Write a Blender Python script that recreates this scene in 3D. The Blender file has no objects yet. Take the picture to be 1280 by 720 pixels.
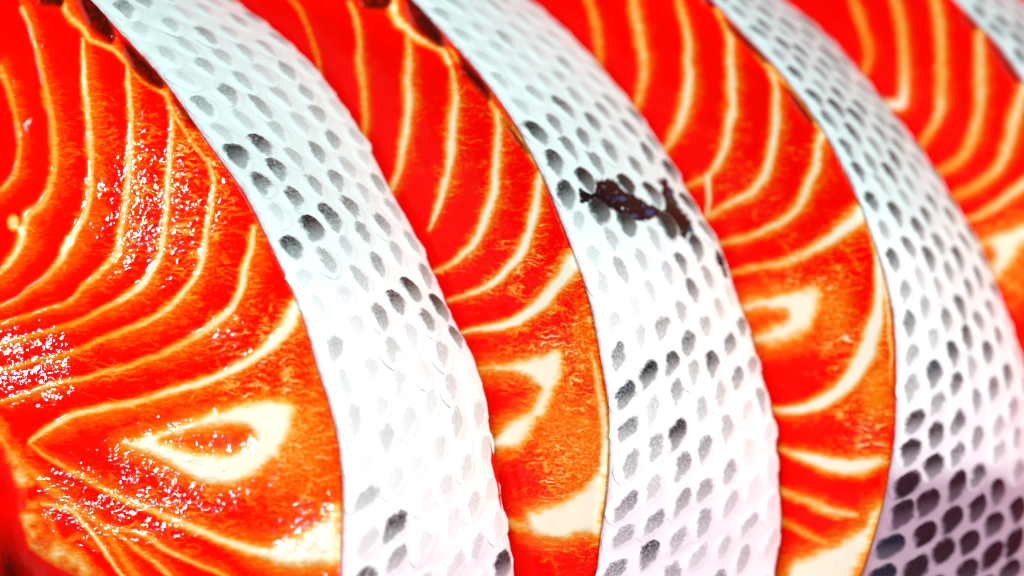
import bpy, math, random
import numpy as np
from mathutils import Matrix, Vector

random.seed(7)
rng = np.random.default_rng(7)
scene = bpy.context.scene

# ------------------------------------------------------------------ camera
# "View frame": x right, y up, z towards the camera, origin at the middle of the
# slices.  PX is the size of one photograph pixel (1280 wide) at the origin.
PX = 0.0001
DIST = 0.45
PITCH = math.radians(25)
R_VIEW = Matrix.Rotation(math.radians(90) - PITCH, 4, 'X')
cam_data = bpy.data.cameras.new('camera')
cam = bpy.data.objects.new('camera', cam_data)
scene.collection.objects.link(cam)
cam.matrix_world = R_VIEW @ Matrix.Translation((0, 0, DIST))
cam_data.sensor_width = 36.0
cam_data.lens = 36.0 * DIST / (1280 * PX)
cam_data.clip_start = 0.01
cam_data.clip_end = 50
cam_data.dof.use_dof = True
cam_data.dof.focus_distance = DIST + 0.012
cam_data.dof.aperture_fstop = 14.5
scene.camera = cam

# ------------------------------------------------------------------ world, lamps, exposure
world = bpy.data.worlds.new('World')
scene.world = world
world.use_nodes = True
world.node_tree.nodes['Background'].inputs[0].default_value = (0.80, 0.93, 1.0, 1)
world.node_tree.nodes['Background'].inputs[1].default_value = 0.03
vs = scene.view_settings
vs.view_transform = 'Standard'
vs.look = 'None'
vs.exposure = 0.0
vs.gamma = 1.0
vs.use_curve_mapping = False
scene.cycles.use_denoising = True
scene.cycles.max_bounces = 6
scene.cycles.sample_clamp_indirect = 4.0


def area_lamp(name, pos, aim, size, power, colour):
    """softbox; pos and aim in the view frame"""
    ld = bpy.data.lights.new(name, 'AREA')
    ld.shape = 'SQUARE'
    ld.size = size
    ld.energy = power
    ld.color = colour
    o = bpy.data.objects.new(name, ld)
    scene.collection.objects.link(o)
    p = R_VIEW @ Vector(pos)
    a = R_VIEW @ Vector(aim)
    o.matrix_world = Matrix.Translation(p) @ (a - p).to_track_quat('-Z', 'Y').to_matrix().to_4x4()
    return o


area_lamp('softbox_lamp', (0.46, 0.10, 0.50), (0, -0.02, 0), 0.34, 5.3, (1.0, 0.985, 0.98))
area_lamp('overhead_lamp', (-0.15, 0.52, 0.42), (0, 0, 0), 0.30, 3.5, (0.93, 1.0, 1.0))
area_lamp('side_lamp', (-0.512, 0.155, 0.03), (-0.03, 0, 0), 0.055, 2.2, (1.0, 0.97, 0.93))

# ------------------------------------------------------------------ small maths
NORMAL = np.array([-0.53, 0.14, 0.836]); NORMAL /= np.linalg.norm(NORMAL)
THICK = 0.037
GAP = 0.0016
RM = np.array(R_VIEW.to_3x3())


def plane_offset(i):
    # plane of the cut face of slice i: NORMAL . p = offset ; slice 0 passes through its lower right edge
    p0 = np.array([(430 - 640) * PX, -(600 - 360) * PX, 0.012])
    return float(NORMAL @ p0) - i * (THICK + GAP)


def unproject(px, off):
    """photograph pixel coordinates (…,2) -> view-frame points on the plane NORMAL.p = off"""
    px = np.asarray(px, float)
    d = np.stack([(px[..., 0] - 640) * PX, -(px[..., 1] - 360) * PX, np.full(px.shape[:-1], -DIST)], -1)
    o = np.array([0, 0, DIST])
    t = (off - NORMAL @ o) / (d @ NORMAL)
    return o + d * t[..., None]


def project(p):
    k = DIST / (DIST - p[..., 2])
    return np.stack([p[..., 0] * k / PX + 640, 360 - p[..., 1] * k / PX], -1)


def to_world(p):
    return p @ RM.T


def spline(pts, step=4.0):
    """Catmull-Rom through rows of numbers (x, y, ...), resampled"""
    P = np.asarray(pts, float)
    if len(P) < 3:
        n = max(2, int(np.hypot(*(P[-1, :2] - P[0, :2])) / step))
        t = np.linspace(0, 1, n + 1)[:, None]
        return P[0] * (1 - t) + P[-1] * t
    Q = np.vstack([2 * P[0] - P[1], P, 2 * P[-1] - P[-2]])
    out = []
    for a, b, c, d in zip(Q[:-3], Q[1:-2], Q[2:-1], Q[3:]):
        n = max(1, int(np.hypot(*(c[:2] - b[:2])) / step))
        t = (np.arange(n) / n)[:, None]
        out.append(0.5 * ((2 * b) + (c - a) * t + (2 * a - 5 * b + 4 * c - d) * t ** 2 + (3 * b - a - 3 * c + d) * t ** 3))
    out.append(P[-1:])
    return np.vstack(out)


def sstep(a, b, x):
    t = np.clip((x - a) / (b - a), 0, 1)
    return t * t * (3 - 2 * t)


_tab = rng.random((256, 256))


def vnoise(x, y):
    xi = np.floor(x).astype(int); yi = np.floor(y).astype(int)
    fx = x - xi; fy = y - yi
    fx = fx * fx * (3 - 2 * fx); fy = fy * fy * (3 - 2 * fy)
    g = lambda a, b: _tab[a % 256, b % 256]
    return (g(xi, yi) * (1 - fx) + g(xi + 1, yi) * fx) * (1 - fy) + (g(xi, yi + 1) * (1 - fx) + g(xi + 1, yi + 1) * fx) * fy


def fbm(x, y, n=3):
    s = 0; a = 0.5
    for k in range(n):
        s = s + a * vnoise(x * 2 ** k + 17 * k, y * 2 ** k + 31 * k)
        a *= 0.5
    return s / (1 - 0.5 ** n)


def dist_line(q, line):
    """distance, interpolated extra columns, side sign from points q (n,2) to polyline (m, 2+)"""
    best = np.full(len(q), 1e9); side = np.zeros(len(q))
    extra = np.zeros((len(q), line.shape[1] - 2))
    for a, b in zip(line[:-1], line[1:]):
        ab = b[:2] - a[:2]
        L2 = ab @ ab + 1e-9
        t = np.clip(((q - a[:2]) @ ab) / L2, 0, 1)
        dv = q - (a[:2] + t[:, None] * ab)
        d = np.hypot(dv[:, 0], dv[:, 1])
        m = d < best
        best[m] = d[m]
        side[m] = np.sign(ab[0] * dv[m, 1] - ab[1] * dv[m, 0])
        extra[m] = a[2:] + t[m, None] * (b[2:] - a[2:])
    return best, extra, side


def near_line(q, line, reach=75.0):
    """dist_line for the points near the line only; the others read as far away"""
    lo, hi = line[:, :2].min(0) - reach, line[:, :2].max(0) + reach
    m = (q[:, 0] > lo[0]) & (q[:, 0] < hi[0]) & (q[:, 1] > lo[1]) & (q[:, 1] < hi[1])
    d = np.full(len(q), 1e3); ex = np.ones((len(q), line.shape[1] - 2)); sd = np.ones(len(q))
    if m.any():
        d[m], ex[m], sd[m] = dist_line(q[m], line)
    return d, ex, sd


def inside_dist(q, poly, reach=90.0):
    """signed distance, positive inside; far away reads as -1000"""
    lo, hi = poly.min(0) - reach, poly.max(0) + reach
    m = (q[:, 0] > lo[0]) & (q[:, 0] < hi[0]) & (q[:, 1] > lo[1]) & (q[:, 1] < hi[1])
    out = np.full(len(q), -1e3)
    if m.any():
        out[m] = inside_dist_all(q[m], poly)
    return out


def inside_dist_all(q, poly):
    P = np.vstack([poly, poly[:1]])
    d, _, _ = dist_line(q, P)
    ins = np.zeros(len(q), bool)
    for a, b in zip(P[:-1], P[1:]):
        if a[1] == b[1]:
            continue
        c = ((a[1] > q[:, 1]) != (b[1] > q[:, 1])) & (q[:, 0] < (b[0] - a[0]) * (q[:, 1] - a[1]) / (b[1] - a[1]) + a[0])
        ins ^= c
    return np.where(ins, d, -d)


# ------------------------------------------------------------------ materials
class NT:
    def __init__(self, name):
        self.m = bpy.data.materials.new(name)
        self.m.use_nodes = True
        self.t = self.m.node_tree
        self.b = self.t.nodes['Principled BSDF']

    def n(self, kind, **kw):
        nd = self.t.nodes.new(kind)
        for k, v in kw.items():
            setattr(nd, k, v)
        return nd

    def put(self, sock, v):
        if hasattr(v, 'links') or isinstance(v, bpy.types.NodeSocket):
            self.t.links.new(v, sock)
        else:
            sock.default_value = v

    def math(self, op, a, b=None, c=None, clamp=False):
        nd = self.n('ShaderNodeMath', operation=op, use_clamp=clamp)
        self.put(nd.inputs[0], a)
        if b is not None: self.put(nd.inputs[1], b)
        if c is not None: self.put(nd.inputs[2], c)
        return nd.outputs[0]

    def remap(self, v, a, b, c=0.0, d=1.0):
        nd = self.n('ShaderNodeMapRange', interpolation_type='SMOOTHSTEP')
        self.put(nd.inputs[0], v)
        for k, x in zip((1, 2, 3, 4), (a, b, c, d)):
            self.put(nd.inputs[k], x)
        return nd.outputs[0]

    def mix(self, f, a, b):
        nd = self.n('ShaderNodeMix', data_type='RGBA')
        self.put(nd.inputs[0], f)
        self.put(nd.inputs[6], a)
        self.put(nd.inputs[7], b)
        return nd.outputs[2]

    def ramp(self, f, stops):
        nd = self.n('ShaderNodeValToRGB')
        e = nd.color_ramp.elements
        while len(e) < len(stops):
            e.new(0.5)
        for k, (p, c) in zip(e, stops):
            k.position = p
            k.color = (*c, 1)
        self.put(nd.inputs[0], f)
        return nd.outputs[0]

    def attr(self, name, kind='GEOMETRY'):
        return self.n('ShaderNodeAttribute', attribute_name=name, attribute_type=kind)

    def noise(self, vec, scale, detail=2.0, rough=0.5, dist=0.0):
        nd = self.n('ShaderNodeTexNoise')
        self.put(nd.inputs['Vector'], vec)
        nd.inputs['Scale'].default_value = scale
        nd.inputs['Detail'].default_value = detail
        nd.inputs['Roughness'].default_value = rough
        nd.inputs['Distortion'].default_value = dist
        return nd.outputs[0]

    def mapping(self, vec, scale=(1, 1, 1), rot=0.0, loc=(0, 0, 0)):
        nd = self.n('ShaderNodeMapping')
        self.put(nd.inputs[0], vec)
        nd.inputs['Scale'].default_value = scale
        nd.inputs['Rotation'].default_value = (0, 0, rot)
        nd.inputs['Location'].default_value = loc
        return nd.outputs[0]


def flesh_material():
    m = NT('salmon_flesh')
    mask = m.attr('mask')
    sep = m.n('ShaderNodeSeparateColor')
    m.put(sep.inputs[0], mask.outputs['Color'])
    fat, marb, dark = sep.outputs[0], sep.outputs[1], sep.outputs[2]
    wet = mask.outputs['Alpha']
    uv = m.attr('puv').outputs['Vector']
    # network of thin fat veins between the muscle fibres
    warp = m.n('ShaderNodeTexNoise'); m.put(warp.inputs['Vector'], uv); warp.inputs['Scale'].default_value = 5.0
    wv = m.n('ShaderNodeVectorMath', operation='MULTIPLY_ADD')
    m.put(wv.inputs[0], warp.outputs['Color']); wv.inputs[1].default_value = (0.22, 0.22, 0); m.put(wv.inputs[2], uv)
    vor = m.n('ShaderNodeTexVoronoi', feature='DISTANCE_TO_EDGE')
    m.put(vor.inputs['Vector'], m.mapping(wv.outputs[0], (3.0, 12.0, 1), 0.15)); vor.inputs['Scale'].default_value = 1.0
    veins = m.remap(vor.outputs['Distance'], 0.0, 0.13, 1.0, 0.0)
    brk = m.remap(m.noise(uv, 4.0, 3), 0.42, 0.62)
    strokes = m.remap(m.noise(m.mapping(wv.outputs[0], (6, 32, 1), 0.2), 1.0, 3, 0.65), 0.50, 0.72)
    grit = m.remap(m.noise(uv, 26.0, 3, 0.6), 0.42, 0.70)
    v1 = m.math('MULTIPLY', m.math('MULTIPLY', veins, brk), 0.62)
    v2 = m.math('MULTIPLY', strokes, m.remap(fat, 0.3, 0.6, 0.40, 0.20))
    v3 = m.math('MULTIPLY', grit, 0.34)
    v1 = m.math('MULTIPLY', v1, m.remap(fat, 0.25, 0.5, 1.0, 0.0))
    mar = m.math('MULTIPLY', m.math('ADD', m.math('ADD', m.math('ADD', v1, v2), v3), -0.17), marb)
    hair = m.math('MULTIPLY', m.math('MULTIPLY', strokes, m.remap(fat, 0.10, 0.30)), m.remap(fat, 0.4, 0.7, 0.16, 0.0))
    mar = m.math('ADD', mar, hair)
    # ragged edge of the fat
    rag = m.math('MULTIPLY_ADD', m.noise(m.mapping(uv, (11, 24, 1), 0.2), 1.0, 4, 0.7), 1.1, 0.45)
    flat_ = m.remap(fat, 0.72, 0.98)
    ragm = m.math('ADD', m.math('MULTIPLY', rag, m.math('SUBTRACT', 1.0, flat_)), flat_)
    f = m.math('ADD', m.math('MULTIPLY', fat, ragm), mar, clamp=True)
    col = m.ramp(f, [(0.0, (0.90, 0.0010, 0.0001)), (0.16, (0.90, 0.0035, 0.0002)), (0.34, (0.86, 0.075, 0.001)),
                     (0.52, (0.88, 0.22, 0.004)), (0.70, (0.88, 0.40, 0.075)), (0.86, (0.88, 0.62, 0.32)), (1.0, (0.90, 0.80, 0.65))])
    dk = m.math('MULTIPLY', dark, m.remap(m.noise(uv, 12.0, 3), 0.2, 0.6, 0.75, 1.0))
    col = m.mix(dk, col, (0.055, 0.004, 0.001, 1))
    m.put(m.b.inputs['Base Color'], col)
    m.b.inputs['Roughness'].default_value = 0.5
    m.b.inputs['Specular IOR Level'].default_value = 0.0
    m.put(m.b.inputs['Coat Weight'], m.remap(wet, 0.05, 0.6, 0.06, 1.0))
    m.b.inputs['Coat Roughness'].default_value = 0.025
    # wet fibrous relief
    h1 = m.noise(m.mapping(uv, (10.5, 16, 1), 0.3), 1.0, 1.6, 0.5, 1.3)
    h2 = m.noise(uv, 7.0, 1)
    patch = m.remap(m.noise(uv, 3.2, 3, 0.6), 0.40, 0.58, 0.15, 1.0)
    hh = m.math('MULTIPLY', m.math('ADD', h1, m.math('MULTIPLY', h2, 0.7)), m.math('MULTIPLY', patch, m.remap(wet, 0.0, 1.0, 0.04, 1.0)))
    bp = m.n('ShaderNodeBump'); bp.inputs['Strength'].default_value = 1.0; bp.inputs['Distance'].default_value = 0.00017
    m.put(bp.inputs['Height'], hh)
    m.put(m.b.inputs['Normal'], bp.outputs[0])
    m.put(m.b.inputs['Coat Normal'], bp.outputs[0])
    return m.m


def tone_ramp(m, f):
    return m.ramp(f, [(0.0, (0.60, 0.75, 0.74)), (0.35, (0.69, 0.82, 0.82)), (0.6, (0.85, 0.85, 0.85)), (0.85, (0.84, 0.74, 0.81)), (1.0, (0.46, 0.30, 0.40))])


def ink_ramp(m, f):
    return m.ramp(f, [(0.0, (0.010, 0.010, 0.008)), (0.5, (0.003, 0.008, 0.026)), (1.0, (0.024, 0.0035, 0.010))])


def skin_material():
    m = NT('salmon_skin')
    mask = m.attr('mask')
    sep = m.n('ShaderNodeSeparateColor')
    m.put(sep.inputs[0], mask.outputs['Color'])
    tone, ink, rim = sep.outputs[0], sep.outputs[1], sep.outputs[2]
    uv = m.attr('puv').outputs['Vector']
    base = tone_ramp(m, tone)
    blot = m.remap(m.noise(uv, 3.5, 4, 0.6), 0.35, 0.75)
    base = m.mix(m.math('MULTIPLY', blot, 0.12), base, (0.55, 0.60, 0.60, 1))
    rag = m.noise(uv, 7.0, 5, 0.62)
    inkm = m.remap(m.math('MULTIPLY_ADD', m.math('SUBTRACT', rag, 0.5), 3.0, ink), 0.20, 0.60)
    inkm = m.math('MULTIPLY', inkm, m.remap(ink, 0.02, 0.15))
    sheen = m.remap(m.noise(uv, 7.0, 3), 0.57, 0.68)
    inkc = m.mix(sheen, (0.002, 0.003, 0.004, 1), (0.02, 0.06, 0.17, 1))
    col = m.mix(inkm, base, inkc)
    m.put(m.b.inputs['Coat Weight'], m.math('MULTIPLY_ADD', inkm, 0.15, 0.06))
    rg = m.remap(m.noise(uv, 9.0, 3), 0.35, 0.65, 0.6, 1.0)
    col = m.mix(m.math('MULTIPLY', rim, rg), col, (0.32, 0.12, 0.16, 1))
    m.put(m.b.inputs['Base Color'], col)
    m.b.inputs['Roughness'].default_value = 0.42
    m.b.inputs['Specular IOR Level'].default_value = 0.08
    m.b.inputs['Coat Roughness'].default_value = 0.25
    bp = m.n('ShaderNodeBump'); bp.inputs['Strength'].default_value = 0.5; bp.inputs['Distance'].default_value = 0.00012
    m.put(bp.inputs['Height'], m.noise(uv, 30.0, 3))
    m.put(m.b.inputs['Normal'], bp.outputs[0])
    return m.m


def scale_material():
    m = NT('salmon_scale')
    pig = m.attr('pigment', 'OBJECT').outputs['Fac']
    tone = m.attr('tone', 'OBJECT').outputs['Fac']
    hue = m.attr('hue', 'OBJECT').outputs['Fac']
    rnd = m.n('ShaderNodeObjectInfo').outputs['Random']
    oc = m.attr('puv').outputs['Vector']
    off = m.n('ShaderNodeCombineXYZ')
    for k in range(3):
        m.put(off.inputs[k], m.math('MULTIPLY', rnd, 37.0 + 11 * k))
    va = m.n('ShaderNodeVectorMath', operation='ADD')
    m.put(va.inputs[0], oc); m.put(va.inputs[1], off.outputs[0])
    vec = va.outputs[0]
    sx = m.n('ShaderNodeSeparateXYZ'); m.put(sx.inputs[0], oc)
    x, y = sx.outputs[0], sx.outputs[1]
    # spot: blunt at the upper end, tapering and fading below
    sk = m.math('MULTIPLY_ADD', rnd, 0.4, -0.2)
    x = m.math('MULTIPLY_ADD', y, sk, x)
    wid = m.remap(y, -1.0, 0.4, m.math('MULTIPLY_ADD', pig, 0.25, 0.40), m.math('MULTIPLY_ADD', pig, 0.30, 0.70))
    rx = m.math('POWER', m.math('ABSOLUTE', m.math('DIVIDE', x, wid)), 1.5)
    ry = m.math('POWER', m.math('ABSOLUTE', m.math('DIVIDE', m.math('ADD', y, -0.02), 1.04)), 2.2)
    n1 = m.math('MULTIPLY_ADD', m.noise(vec, 1.5, 4, 0.68), 1.5, -0.75)
    r = m.math('ADD', m.math('ADD', rx, ry), n1)
    grow = m.math('MULTIPLY_ADD', pig, 0.76, 0.46)
    spot = m.remap(m.math('DIVIDE', r, grow), 0.42, 0.98, 1.0, 0.0)
    up = m.remap(m.math('ADD', y, m.math('MULTIPLY', x, -0.5)), -0.8, 0.5, 0.58, 1.0)
    up = m.mix(m.remap(pig, 0.80, 1.0), up, (1, 1, 1, 1))
    st = m.remap(m.noise(vec, 7.0, 5, 0.85), 0.34, 0.56, 0.40, 1.0)
    stip = m.mix(m.remap(pig, 0.3, 0.9, 0.0, 0.9), st, (1, 1, 1, 1))
    dens = m.math('MULTIPLY_ADD', m.remap(pig, 0.03, 0.56), 0.93, 0.07)
    amt = m.math('MULTIPLY', m.math('MULTIPLY', spot, up), dens, clamp=True)
    amt = m.math('MULTIPLY', amt, stip, clamp=True)
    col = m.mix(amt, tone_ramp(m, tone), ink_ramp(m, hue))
    m.put(m.b.inputs['Base Color'], col)
    m.b.inputs['Roughness'].default_value = 0.40
    m.b.inputs['Specular IOR Level'].default_value = 0.08
    m.b.inputs['Coat Weight'].default_value = 0.06
    m.b.inputs['Coat Roughness'].default_value = 0.22
    bp = m.n('ShaderNodeBump'); bp.inputs['Strength'].default_value = 0.35; bp.inputs['Distance'].default_value = 0.0001
    m.put(bp.inputs['Height'], m.noise(vec, 5.0, 3))
    m.put(m.b.inputs['Normal'], bp.outputs[0])
    return m.m


def table_material():
    m = NT('steel_counter')
    g = m.n('ShaderNodeTexCoord').outputs['Object']
    nz = m.noise(m.mapping(g, (6, 300, 1)), 1.0, 3)
    m.put(m.b.inputs['Base Color'], m.ramp(nz, [(0.3, (0.20, 0.20, 0.21)), (0.7, (0.30, 0.30, 0.31))]))
    m.b.inputs['Metallic'].default_value = 0.6
    m.b.inputs['Roughness'].default_value = 0.45
    return m.m


M_FLESH, M_SKIN, M_SCALE, M_TABLE = flesh_material(), skin_material(), scale_material(), table_material()


def mesh_object(name, verts, faces, mat, parent=None, puv=None, mask=None, normals=None):
    me = bpy.data.meshes.new(name)
    faces = np.asarray(faces, np.int32)
    nv, nf, k = len(verts), len(faces), faces.shape[1]
    me.vertices.add(nv); me.vertices.foreach_set('co', np.asarray(verts, np.float32).ravel())
    me.loops.add(nf * k); me.loops.foreach_set('vertex_index', faces.ravel())
    me.polygons.add(nf)
    me.polygons.foreach_set('loop_start', np.arange(0, nf * k, k, dtype=np.int32))
    me.polygons.foreach_set('use_smooth', np.ones(nf, bool))
    me.update(calc_edges=True)
    if puv is not None:
        a = me.attributes.new('puv', 'FLOAT_VECTOR', 'POINT')
        a.data.foreach_set('vector', np.asarray(puv, np.float32).ravel())
    if mask is not None:
        a = me.attributes.new('mask', 'FLOAT_COLOR', 'POINT')
        a.data.foreach_set('color', np.asarray(mask, np.float32).ravel())
    me.materials.append(mat)
    if normals is not None:
        me.normals_split_custom_set_from_vertices(np.asarray(normals, np.float32))
    o = bpy.data.objects.new(name, me)
    scene.collection.objects.link(o)
    if parent is not None:
        o.parent = parent
    return o


# ------------------------------------------------------------------ what each slice looks like
# coordinates are those of the photograph on the slice's own cut plane: (x, y, half width, strength)
def L(pts, w, s=0.85):
    """w: half width (number or list along the points), s: strength of the fat colour"""
    n = len(pts)
    ws = w if isinstance(w, (list, tuple)) else [w] * n
    ss = s if isinstance(s, (list, tuple)) else [s] * n
    ws = np.interp(np.linspace(0, 1, n), np.linspace(0, 1, len(ws)), ws)
    ss = np.interp(np.linspace(0, 1, n), np.linspace(0, 1, len(ss)), ss)
    return [(p[0], p[1], a, b) for p, a, b in zip(pts, ws, ss)]


SLICES = []

SLICES.append(dict(
    label='salmon steak at the far left, wet glistening cut face with a teardrop of white fat',
    front=[(-60, -98), (20, -72), (80, -32), (117, 0), (150, 37), (192, 82), (220, 117), (250, 160), (280, 202), (310, 245), (340, 305), (367, 362),
           (384, 405), (398, 455), (414, 505), (425, 550), (430, 595), (431, 640), (429, 685), (428, 720), (420, 790), (398, 860)],
    back=[(90, -140), (200, -65), (250, -28), (289, 0), (335, 33), (380, 71), (403, 96), (430, 133), (455, 172), (475, 212), (492, 245), (520, 295), (549, 358),
          (562, 390), (580, 425), (595, 460), (605, 492), (609, 510), (615, 560), (622, 600), (630, 640), (637, 680), (641, 705), (643, 730), (640, 800), (630, 880)],
    cols=6, pitch=49.0, core=0.98, swell=[(95, 520, 70, 0.0008), (235, 690, 95, 0.0010), (450, 735, 65, 0.0008)], lean=lambda y: 0.15 + 0.45 * sstep(380, 600, y), left=-400, lines=[
        L([(0, 85), (10, 110), (18, 135), (21, 155), (24, 180), (22, 200), (19, 217), (10, 230), (-4, 243)], 5, 0.55),
        L([(28, 10), (37, 28), (44, 50), (50, 78), (56, 108), (64, 140), (68, 180), (69, 200), (66, 225), (60, 243), (48, 260), (35, 270), (29, 292), (24, 310), (12, 328), (-6, 345)], [3, 4, 5.5, 6, 6, 6, 7, 6, 6], [0.75, 0.55, 0.6, 0.6, 0.65, 0.7, 0.9, 0.7]),
        L([(104, 49), (104, 70), (106, 100), (110, 130), (112, 155), (115, 190), (115, 212), (112, 242), (107, 267), (101, 282), (86, 305), (79, 322), (70, 335), (55, 350), (37, 361), (25, 372), (-6, 388)], [3, 5, 6, 6, 7, 6, 5, 4], [0.7, 0.85, 0.8, 0.75, 0.8, 1.0, 0.65, 0.5, 0.5]),
        L([(158, 76), (160, 100), (162, 125), (164, 150), (163, 180), (161, 220), (157, 255), (154, 277), (150, 300), (145, 320), (130, 337), (110, 354), (90, 375), (67, 385), (37, 395), (15, 401), (-6, 410)], [3, 5, 6, 6, 6, 5, 4, 4], [0.7, 0.8, 0.85, 0.8, 0.8, 0.6, 0.5, 0.5]),
        L([(206, 118), (214, 140), (216, 160), (214, 180), (212, 205), (210, 237), (207, 265), (205, 292), (200, 320), (192, 335), (178, 356), (160, 370), (140, 382), (115, 395), (87, 406), (55, 415), (25, 424), (-6, 433)], [3, 5, 5, 6, 6, 5, 4, 4], [0.7, 0.75, 0.9, 0.85, 1, 0.65, 0.5, 0.6]),
        L([(262, 200), (267, 230), (264, 250), (261, 275), (257, 300), (252, 330), (240, 355), (220, 377), (197, 395), (175, 406), (150, 416), (120, 429), (87, 441), (55, 449), (20, 458), (-6, 466)], [4, 5, 6, 6, 6, 5, 4, 4], [0.75, 0.85, 0.9, 0.9, 0.75, 0.55, 0.5, 0.6]),
        L([(318, 285), (316, 300), (312, 320), (307, 340), (301, 362), (290, 385), (272, 401), (250, 417), (225, 432), (200, 445), (185, 450), (155, 460), (125, 469), (95, 475), (65, 482), (27, 496), (-6, 504)], [5, 6, 7, 7, 6, 5, 4.5, 4, 4], [0.8, 0.9, 0.95, 0.9, 0.7, 0.6, 0.65, 0.7, 0.5]),
        L([(372, 380), (365, 398), (356, 412), (340, 430), (312, 452), (282, 467), (250, 480), (225, 486), (200, 494), (185, 499), (155, 506), (120, 515), (92, 522), (75, 530), (60, 540), (41, 553)], [13, 14, 11, 8, 7.5, 6.5, 6, 6, 6, 6, 5, 4], [1, 1, 1, 0.95, 0.85, 0.75, 0.8, 0.9, 0.7]),
        L([(41, 555), (62, 572), (87, 587), (125, 607), (160, 625), (200, 641), (237, 656), (270, 671), (300, 682), (335, 692)], [3, 4, 5, 6, 6, 7, 8, 9], [0.55, 0.6, 0.75, 0.85, 0.95]),
        L([(133, 657), (162, 664), (190, 672), (212, 686), (240, 700), (270, 712), (290, 724)], [3, 4, 4, 4], [0.6, 0.75, 0.6]),
        L([(138, 660), (160, 675), (180, 690), (207, 710), (224, 725)], [3, 4, 4], [0.6, 0.7]),
        L([(-8, 540), (0, 550), (15, 567), (37, 587), (62, 610), (87, 627), (112, 645), (132, 660), (145, 680), (160, 700), (178, 726)], [4, 7, 8, 8, 7, 7, 8], [0.45, 0.5, 0.5, 0.5, 0.45]),
        # pale bands in the dark muscle under the skin
        L([(80, -12), (81, 8), (90, 24), (104, 36), (112, 48), (137, 59), (150, 70), (160, 80)], [5, 5, 4, 3.5], 0.72),
        L([(160, 82), (175, 98), (200, 115), (212, 130), (222, 150), (245, 185), (265, 205)], [3, 3, 3, 3.5, 4], [0.65, 0.7]),
        # strands of membrane at the belly cavity
        L([(52, 630), (75, 633), (95, 640), (110, 660), (132, 687), (158, 722)], [3, 4, 3.5, 3], [0.75, 0.9, 0.85]),
        L([(55, 643), (47, 660), (40, 682)], [6, 4], [0.42, 0.3]),
        L([(60, 645), (68, 662), (76, 684)], [6, 4], [0.42, 0.3]),
        L([(76, 684), (98, 672), (125, 687)], [6, 5], [0.38, 0.3]),
    ],
    knots=[(17, 279, 9, 0.8), (26, 287, 6, 1.0), (88, 302, 8, 1.0), (82, 312, 6, 1.0), (194, 331, 6, 1.0), (124, 345, 3, 0.7)],
    patches=[[(155, 557), (200, 540), (250, 522), (300, 505), (350, 499), (368, 505), (370, 530), (357, 560), (340, 580), (310, 600), (280, 607), (240, 597), (210, 580), (180, 566)],
             [(318, 690), (342, 681), (365, 672), (390, 660), (410, 648), (419, 630), (427, 640), (427, 700), (400, 708), (370, 711), (340, 704)]],
    holes=[[(205, 552), (235, 541), (275, 535), (308, 535), (317, 547), (305, 560), (280, 566), (245, 562)]],
    darks=[[(42, -14), (80, -14), (78, 8), (62, 9), (46, 6)],
           [(92, -16), (118, -6), (130, 10), (140, 32), (143, 46), (137, 55), (120, 43), (106, 27)],
           [(150, 50), (165, 58), (188, 80), (203, 100), (201, 112), (185, 105), (165, 88), (155, 68)],
           [(212, 116), (228, 134), (246, 160), (240, 162), (222, 140)]],
    orange=[(375, 560, 70, 95, 0.44), (330, 440, 60, 40, 0.16), (395, 500, 26, 90, 0.30), (345, 590, 22, 34, 0.25), (250, 592, 50, 16, 0.25), (230, 270, 90, 120, 0.17)],
    marb=[(230, 240, 110, 150, 0.75), (330, 440, 90, 90, 1.0), (380, 560, 60, 110, 0.8), (230, 620, 120, 70, 0.6), (120, 200, 60, 120, 0.35), (130, 470, 130, 60, 0.35)],
    wet=[(200, 260, 90, 110, 0.8), (30, 460, 80, 45, 1.0), (215, 600, 150, 80, 1.0), (390, 670, 60, 60, 1.0), (110, 620, 80, 70, 0.9), (300, 430, 90, 60, 0.5)],
    base_wet=0.04, halo=1.9, cavity=True,
    spots=[(297, 195, .62), (331, 187, .6), (319, 237, .55), (350, 230, .75), (387, 250, .55), (364, 270, .9), (403, 293, .95), (383, 313, .85), (430, 270, .5), (470, 297, .5),
           (450, 320, .4), (425, 343, .4), (400, 360, .3), (485, 335, .45), (515, 360, .7), (500, 380, .55), (548, 378, .7), (480, 410, .45), (535, 405, .4), (570, 430, .5), (455, 437, .35),
           (430, 460, .3), (495, 455, .35), (345, 275, .2), (495, 675, .75), (460, 710, .85), (445, 612, .4), (640, 712, .9)],
    pig=lambda x, y: np.where(y < 340, 0.28, np.where(y < 470, 0.22, 0.19)),
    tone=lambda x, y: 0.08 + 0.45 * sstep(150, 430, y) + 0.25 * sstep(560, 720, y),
    hue=lambda x, y: 0.9 * sstep(500, 640, y)))

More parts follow.
